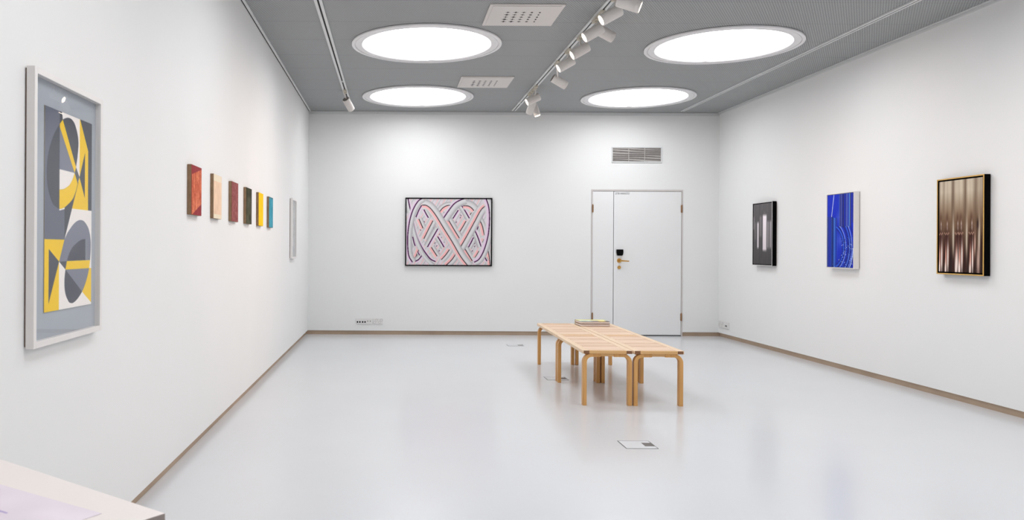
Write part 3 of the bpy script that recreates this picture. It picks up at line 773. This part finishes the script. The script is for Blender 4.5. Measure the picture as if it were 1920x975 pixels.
# ================================================================== THREE PICTURES, RIGHT WALL
# raster columns run from the far edge (left in the picture) to the near edge
def stripes(h, w, seed, n):
    rs = np.random.RandomState(seed); s = np.zeros(w); x = np.linspace(0, 1, w)
    for _ in range(n):
        c, ww, a = rs.rand(), 0.006 + 0.03 * rs.rand(), rs.rand() - 0.5
        s += a * np.exp(-((x - c) / ww) ** 2)
    return s
def soft(a, b, x, e=0.012): return np.clip((x - a) / e, 0, 1) * np.clip((b - x) / e, 0, 1)
def black_art(h=300, w=160):
    U, V = np.meshgrid(np.linspace(0, 1, w), np.linspace(0, 1, h))
    s = stripes(h, w, 3, 26)[None] * 14
    base = 96 - 30 * V + s * (1 - 0.4 * V)
    g = base
    for u0, u1, v0, v1, a in ((0, .05, .18, .45, 90), (.20, .31, .28, .76, 112), (.50, .73, .165, .80, 120), (.75, .84, .27, .76, 62), (.86, .98, .27, .76, 58), (.32, .47, .18, .57, 26), (.06, .16, .28, .62, 22), (.55, .66, .13, .17, 60), (.60, .72, .78, .81, 90)):
        g = g + soft(u0, u1, U, .03) * soft(v0, v1, V, .05) * a * 1.35 * (1 - .15 * V)
    g = g - 26 * soft(.47, .50, U, .01) * soft(.1, .9, V) - 22 * soft(.33, .36, U, .01)
    g = np.clip(g, 20, 250)
    return np.stack([g * 1.01, g * 0.97, g * 0.99], -1)
def blue_art(h=340, w=200):
    U, V = np.meshgrid(np.linspace(0, 1, w), np.linspace(0, 1, h))
    I = np.zeros((h, w, 3)) + np.array((0, 38, 190.)); rs = np.random.RandomState(5)
    def add(mask, col):
        nonlocal I
        m = np.clip(mask, 0, 1)[..., None]; I = I * (1 - m) + np.array(col, float) * m
    for k in range(34):                                    # hanging stripes, upper right
        u = .46 + .44 * rs.rand(); wd = .004 + .012 * rs.rand()
        col = [(60, 60, 110), (48, 110, 214), (30, 30, 90), (110, 120, 190), (20, 24, 80), (90, 84, 110)][rs.randint(6)]
        add(np.exp(-((U - u) / wd) ** 2) * (V < .46) * .8, col)
    add(soft(.82, .86, U) * (V < .46), (76, 146, 226))
    add(soft(.34, .50, U, .03) * soft(.20, .43, V, .12) * .5, (96, 100, 200))
    for k in range(46):                                    # standing stripes, lower left
        u = .36 * rs.rand(); wd = .003 + .007 * rs.rand()
        col = [(30, 90, 220), (6, 14, 90), (104, 150, 226), (8, 20, 110), (50, 140, 220), (4, 8, 66)][rs.randint(6)]
        add(np.exp(-((U - u) / wd) ** 2) * (V > .30 + .02 * (u > .2)) * .85, col)
    x, y = (U - .18) * .51, (V - .72) * .80; R = np.hypot(x, y); A = np.arctan2(y, x)
    inner = (R < .215) & (U > .36) & (V > .42)
    add(inner * 1.0, (0, 38, 186))
    add(np.exp(-((U - .50) / .10) ** 2 - ((V - .63) / .09) ** 2) * .6 * (U > .36), (92, 104, 214))
    for k in range(12):
        rr = .215 + k * .019
        col = [(10, 24, 110), (50, 120, 230), (8, 14, 70), (170, 190, 240), (10, 50, 200), (8, 14, 80)][k % 6]
        add(np.exp(-((R - rr) / .0055) ** 2) * (U > .34) * (V > .44) * .9, col)
    sp = rs.rand(h // 3 + 1, w // 3 + 1).repeat(3, 0).repeat(3, 1)[:h, :w]
    z = (R > .19) & (R < .50) & (V > .58) & (U > .22)
    sp2 = nz(h, w, 60, 40, 71); add(((sp > .84) & z & (sp2 > .45)) * .45, (90, 140, 230)); add(((sp < .22) & z) * .45, (10, 20, 90)); add(((sp > .975) & z & (V > .66)) * .9, (226, 240, 255))
    add(np.exp(-((R - .41) / .007) ** 2) * (V > .74) * (U > .4) * .9, (214, 230, 250))
    add(np.exp(-((R - .345) / .004) ** 2) * (V > .60) * (U > .4) * .6, (160, 190, 240))
    add(np.exp(-((U - (.255 - .30 * V)) / .012) ** 2) * (V < .305), (226, 232, 244))
    add(soft(.385, .415, U) * soft(.45, .90, V, .2) * .5, (110, 126, 214))
    add(soft(.93, 1.1, U) * (V < .40), (22, 40, 150))
    return I
def gold_art(h=340, w=230):
    U, V = np.meshgrid(np.linspace(0, 1, w), np.linspace(0, 1, h)); x = np.linspace(0, 1, w)
    top = np.array((206, 192, 170.)); mid = np.array((120, 92, 68.)); low = np.array((34, 16, 12.))
    def mixc(a, b, t): t = np.clip(t, 0, 1)[..., None]; return a * (1 - t) + b * t
    I = mixc(top, mid, (V - .12) / .33); I = np.where((V > .5)[..., None], mixc(mid, low, (V - .5) / .35), I)
    d = np.zeros(w)
    for c_, s_, a_ in ((.0, .03, .6), (.11, .03, .45), (.34, .035, .9), (.31, .02, .3), (.62, .03, .95), (.58, .02, .3), (.85, .05, .75), (.97, .05, .4), (.2, .02, .2), (.47, .03, .12)): d += a_ * np.exp(-((x - c_) / s_) ** 2)
    dm = np.clip(d, 0, 1)[None] * np.clip(1 - (V - .35) / .3, .25, 1) * .75
    I = mixc(I, np.array((96, 72, 56.)), dm)
    def blob(u, v, su, sv, col, a=1.0):
        nonlocal I
        m = np.exp(-((U - u) / su) ** 2 - ((V - v) / sv) ** 2) * a; m = np.clip(m * 1.3, 0, 1)[..., None]; I = I * (1 - m) + np.array(col, float) * m
    rose, hi, dk, pale = (232, 172, 152), (255, 240, 230), (52, 22, 16), (200, 186, 166)
    for u in (.345, .655, .93): blob(u, .62, .022, .22, pale, .9)
    for u, w2 in ((.04, .05), (.19, .055), (.44, .045), (.52, .05), (.76, .06)):
        blob(u, .66, w2, .12, dk); blob(u - .025, .87, .022, .15, rose); blob(u + .028, .84, .015, .17, hi); blob(u - .03, .96, .02, .07, hi, .9)
        blob(u + .01, .49, .010, .045, hi, .95); blob(u + .01, .50, .018, .025, dk, .35); blob(u - .045, .79, .010, .13, dk, .9); blob(u + .055, .80, .008, .14, (150, 96, 78), .8)
        for q in range(5): blob(u - .05 + q * .024, .575 + .012 * (q % 2), .007, .010, (220, 176, 150), .8)
        blob(u, .41, .03, .06, (92, 62, 48), .5)
    blob(.895, .49, .022, .06, (54, 36, 34)); blob(.895, .60, .010, .08, (84, 62, 54), .8); blob(.84, .70, .012, .12, (230, 190, 172), .9); blob(.91, .88, .035, .16, (208, 176, 160), .7); blob(.985, .74, .02, .12, dk)
    blob(.42, .90, .035, .12, hi, .7); blob(.63, .93, .02, .1, dk, .9); blob(.345, .93, .02, .09, dk, .9)
    return I + ((nz(h, w, 4, 60, 4) - .5) * 14)[..., None]

def right_picture(label, y0, y1, z0, z1, t, side, lip, lipw, lining, gap, art, rough, cat='picture', lip_side=False):
    r = thing('framed_picture', label, cat, (XR, y0, z0))
    w, h = y1 - y0, z1 - z0
    frame_boxes('frame', side, -t + 0.003, -0.006, 0, w, 0, h, lipw, r)
    bm = bmesh.new(); box(bm, -0.006, -0.0005, 0.006, w - 0.006, 0.006, h - 0.006); obj('back_panel', bm, M['palewood'], r)
    frame_boxes('frame_edge', lip, -t, -t + 0.003, -0.0003, w + 0.0003, -0.0003, h + 0.0003, lipw, r, 0.0005)
    bm = bmesh.new(); box(bm, -t + 0.016, -t + 0.020, lipw + 0.0002, w - lipw - 0.0002, lipw + 0.0002, h - lipw - 0.0002); obj('lining', bm, lining, r)
    g = lipw + gap
    raster_plate('artwork', art, (-t + 0.006, w - g, h - g), (0, -(w - 2 * g), 0), (0, 0, -(h - 2 * g)), rough, r, 0.009)
right_picture('black-sided photograph of vertical grey light bars, farthest on the right wall', 9.700, 10.232, 1.052, 1.844, 0.059, M['black'], M['silver'], 0.007, M['black'], 0.010, black_art(), M['glossart'])
right_picture('bright blue striped abstract picture in a white frame on the right wall', 7.976, 8.480, 1.061, 1.842, 0.063, M['whitefr'], M['whitefr'], 0.007, M['whitefr'], 0.004, blue_art(), M['glossart'])
right_picture('brown and cream streaked picture with thin gold edge, nearest on the right wall', 6.229, 6.768, 1.052, 1.853, 0.057, M['black'], M['gold'], 0.010, M['black'], 0.012, gold_art(), M['glossart'])

# ================================================================== BENCHES
BW, BLn, BH, BT = 0.398, 1.143, 0.440, 0.025
def bench():
    r = thing('slatted_bench', '', 'bench', (0, 0, 0), 0, 'four birch benches pushed together')
    rw = 0.052
    bm = bmesh.new()
    for s in (-1, 1):
        a, b = sorted((s * BW / 2, s * (BW / 2 - rw)))
        bm2 = bmesh.new(); vs = box(bm2, a, b, 0, BLn, BH - BT, BH)
        for f in bm2.faces:
            f.normal_update()
            if abs(f.calc_center_median().y - BLn / 2) > BLn / 2 - 1e-4: f.material_index = 1
        # rounded outer corners
        es = [e for e in bm2.edges if abs((e.verts[0].co - e.verts[1].co).z) > 1e-4 and abs(e.verts[0].co.x - s * BW / 2) < 1e-5]
        bmesh.ops.bevel(bm2, geom=es, offset=0.007, segments=4, affect='EDGES')
        obj('side_rail', bm2, [M['rail'], M['endgrain']], r, bevel=0.0012)
    bm.free()
    xi = BW / 2 - rw - 0.0004
    for y0 in (0.0, BLn - 0.055):
        bm = bmesh.new(); box(bm, -xi, xi, y0, y0 + 0.055, BH - BT, BH); obj('end_rail', bm, M['apron'], r, bevel=0.0015)
    n = 10; span = BLn - 0.11; pitch = span / n
    for i in range(n):
        y = 0.055 + pitch * i + 0.007
        bm = bmesh.new(); box(bm, -xi, xi, y, y + pitch - 0.014, BH - BT, BH - 0.0005); obj('slat', bm, (M['seat'], M['seat2'], M['seat3'])[(0, 2, 1, 0, 1, 2, 0, 1, 2, 1)[i]], r, bevel=0.003)
    bm = bmesh.new(); box(bm, -xi - 0.02, -xi + 0.02, 0.06, BLn - 0.06, BH - BT - 0.014, BH - BT - 0.0004); box(bm, xi - 0.02, xi + 0.02, 0.06, BLn - 0.06, BH - BT - 0.014, BH - BT - 0.0004)
    obj('under_batten', bm, M['apron'], r)
    # bent L legs: strip 0.030 thick in X, 0.052 wide in Y, arm runs inwards under the end rail
    T, zt, RR = 0.031, BH - BT - 0.0006, 0.072
    for ye in (0.010, BLn - 0.062):
        for s in (-1, 1):
            bm = bmesh.new(); prof = []
            xo = BW / 2 - 0.004
            outer = [(xo, 0.0)] + [(xo - RR + RR * math.cos(t), zt - RR + RR * math.sin(t)) for t in np.linspace(0, math.pi / 2, 12)] + [(0.052, zt)]
            ri = RR - T
            Ti = 0.026
            inner = [(xo - T, 0.0)] + [(xo - T - ri + ri * math.cos(t) , zt - Ti - ri + ri * math.sin(t)) for t in np.linspace(0, math.pi / 2, 12)] + [(0.052, zt - Ti)]
            rows = []
            for (ax, az), (bx, bz) in zip(outer, inner):
                rows.append([bm.verts.new((s * ax, ye, az)), bm.verts.new((s * ax, ye + 0.052, az)), bm.verts.new((s * bx, ye + 0.052, bz)), bm.verts.new((s * bx, ye, bz))])
            for A, B in zip(rows, rows[1:]):
                for k in range(4): bm.faces.new((A[k], A[(k + 1) % 4], B[(k + 1) % 4], B[k]))
            bm.faces.new(rows[0]); bm.faces.new(rows[-1][::-1])
            obj('leg', bm, M['leg'], r, bevel=0.0015)
        bm = bmesh.new(); box(bm, -0.0515, 0.0515, ye + 0.002, ye + 0.050, zt - 0.021, zt); obj('stretcher_block', bm, M['apron'], r, bevel=0.001)
    return r
ang = -math.radians(1.25)
ox, oy = 1.5185, 6.3285
def at_bench(lx, ly): return (ox + lx * math.cos(ang) - ly * math.sin(ang), oy + lx * math.sin(ang) + ly * math.cos(ang), 0)
b0 = bench()
BN = [(0.199, 0.0, 'honey birch slatted bench at the front left of the group of four'),
      (0.199 + BW + 0.006, -0.002, 'honey birch slatted bench at the front right of the group of four'),
      (0.199, BLn + 0.005, 'birch slatted bench at the back left of the group of four, its far leg leftmost'),
      (0.199 + BW + 0.006, BLn + 0.004, 'birch slatted bench at the back right of the group, under the two books')]
for i, (lx, ly, lb) in enumerate(BN):
    o = b0 if i == 0 else copy_tree(b0)
    o.location = at_bench(lx, ly); o.rotation_euler = (0, 0, ang); o['label'] = lb

# ================================================================== BOOKS
def cover_art(h=60, w=80):
    I = np.zeros((h, w, 3)) + np.array((214, 224, 208.))
    I[:26, :] = (226, 220, 130)                             # yellow band at the spine side
    I[26:, :34] = (200, 214, 208); I[26:, 34:52] = (150, 140, 136); I[34:, 52:70] = (240, 210, 100); I[20:36, 40:60] = (214, 208, 150)
    I[34:, 70:] = (104, 94, 90); I[40:, 6:20] = (160, 184, 176)
    return I
bx, by = 1.966, 8.300
def book(z, label):
    r = thing('book', label, 'book', (bx, by, z), math.radians(1.0), 'two hardback books stacked on the benches')
    Lx, Ly, Hb, t = 0.308, 0.236, 0.0245, 0.0032
    bm = bmesh.new(); box(bm, 0, Lx, 0, Ly, 0, t); obj('back_cover', bm, M['endgrain'], r, bevel=0.0006)
    bm = bmesh.new(); box(bm, 0.0035, Lx - 0.0035, 0.0035, Ly - 0.004, t + 0.0001, Hb - t - 0.0001); obj('page_block', bm, M['paper'], r)
    raster_plate('front_cover', cover_art(), (0, Ly, Hb), (Lx, 0, 0), (0, -Ly, 0), M['cover'], r, t, (104, 90, 82))
    bm = bmesh.new(); box(bm, -0.0004, Lx + 0.0004, Ly + 0.0001, Ly + 0.0031, 0, Hb); obj('spine', bm, M['spine'], r, bevel=0.0008)
M['spine'] = mat('yellow_book_spine', (206, 190, 84), 0.5, noise=0.04, scale=20)
book(BH + 0.0003, 'lower of the two hardback books lying on the back right bench')
book(BH + 0.0252, 'upper of the two hardback books, its yellow and pale blue cover showing')

# ================================================================== FLOOR HATCHES
def hatch(x0, x1, y0, y1, label):
    r = thing('floor_socket_box', label, 'floor box', (x0, y0, 0), 0, 'square socket boxes set in the floor')
    w, h = x1 - x0, y1 - y0; z = 0.0015
    bm = bmesh.new(); box(bm, 0.006, w - 0.005, 0.005, h - 0.005, 0.0003, z); obj('lid', bm, M['hatch'], r)
    bm = bmesh.new()
    box(bm, 0, 0.0055, 0, h, 0.0003, z + 0.0004); box(bm, w - 0.0048, w, 0, h, 0.0003, z + 0.0004)
    box(bm, 0.0056, w - 0.005, h - 0.0048, h, 0.0003, z + 0.0002); box(bm, 0.0056, w - 0.005, 0, 0.0042, 0.0003, z + 0.0002)
    obj('frame', bm, M['hatchline'], r)
    bm = bmesh.new(); box(bm, w - 0.066, w - 0.0055, h * 0.29, h * 0.72, z + 0.0001, z + 0.0008); obj('cable_flap', bm, M['hatchflap'], r)
hatch(1.468, 1.672, 4.975, 5.175, 'square floor socket box with a dark flap, nearest, in front of the benches')
hatch(1.477, 1.680, 7.548, 7.752, 'square floor socket box partly behind the left middle legs of the benches')
hatch(1.486, 1.688, 10.165, 10.345, 'square floor socket box farthest away, near the end wall')

# ================================================================== TABLE IN THE LOWER LEFT CORNER
ta = math.atan2(0.602, -0.798)            # long side runs away to the left
r = thing('white_table', 'white table cut off by the lower left corner of the picture', 'table', (-0.424, 1.491, 0), ta)
# local x runs along the far edge, local y points towards the camera side
L_, W_, HT = 0.65, 0.40, 0.750
bm = bmesh.new(); box(bm, 0, L_, 0, W_, HT - 0.022, HT)
for f in bm.faces:
    if abs(f.calc_center_median().z - (HT - 0.011)) < 0.002: f.material_index = 1
obj('tabletop', bm, [M['tabletop'], M['tableedge']], r, bevel=0.0015)
bm = bmesh.new()
box(bm, 0.04, L_ - 0.04, 0.04, 0.058, HT - 0.09, HT - 0.0225); box(bm, 0.04, L_ - 0.04, W_ - 0.058, W_ - 0.04, HT - 0.09, HT - 0.0225)
box(bm, 0.04, 0.058, 0.0585, W_ - 0.0585, HT - 0.09, HT - 0.0225); box(bm, L_ - 0.058, L_ - 0.04, 0.0585, W_ - 0.0585, HT - 0.09, HT - 0.0225)
obj('apron', bm, M['tabletop'], r)
for x in (0.0585, L_ - 0.1035):
    for y in (0.0585, W_ - 0.1035):
        bm = bmesh.new(); vs = box(bm, x, x + 0.045, y, y + 0.045, 0.0, HT - 0.0225)
        for v in vs:
            if v.co.z < 0.01: v.co.x += (x + 0.0225 - v.co.x) * 0.3; v.co.y += (y + 0.0225 - v.co.y) * 0.3
        obj('leg', bm, M['tabletop'], r, bevel=0.002)
U, V = np.meshgrid(np.linspace(0, 1, 90), np.linspace(0, 1, 60))
I = np.zeros((60, 90, 3)) + np.array((232, 222, 231.)); I += ((nz(60, 90, 5, 7, 2) - .5) * 14)[..., None]
mk = (np.abs(np.sin(U * 9 + V * 14)) > .93) & (nz(60, 90, 4, 5, 6) > .5) & (V > .35); I[mk] = (168, 150, 200)
cs, sn = math.cos(ta), math.sin(ta)
def tl(x, y, z): return (-0.424 + x * cs - y * sn, 1.491 + x * sn + y * cs, z)
p0 = Vector(tl(0.09, 0.075, HT + 0.0009)); p1 = Vector(tl(0.60, 0.115, HT + 0.0009)); p2 = Vector(tl(0.07, 0.345, HT + 0.0009))
sh = raster_plate('printed_sheet', I, p1, p0 - p1, p2 - p0, M['sheet'], None, 0.0006)
tag(sh, 'lilac printed paper sheet lying on the white table in the lower left corner', 'paper')
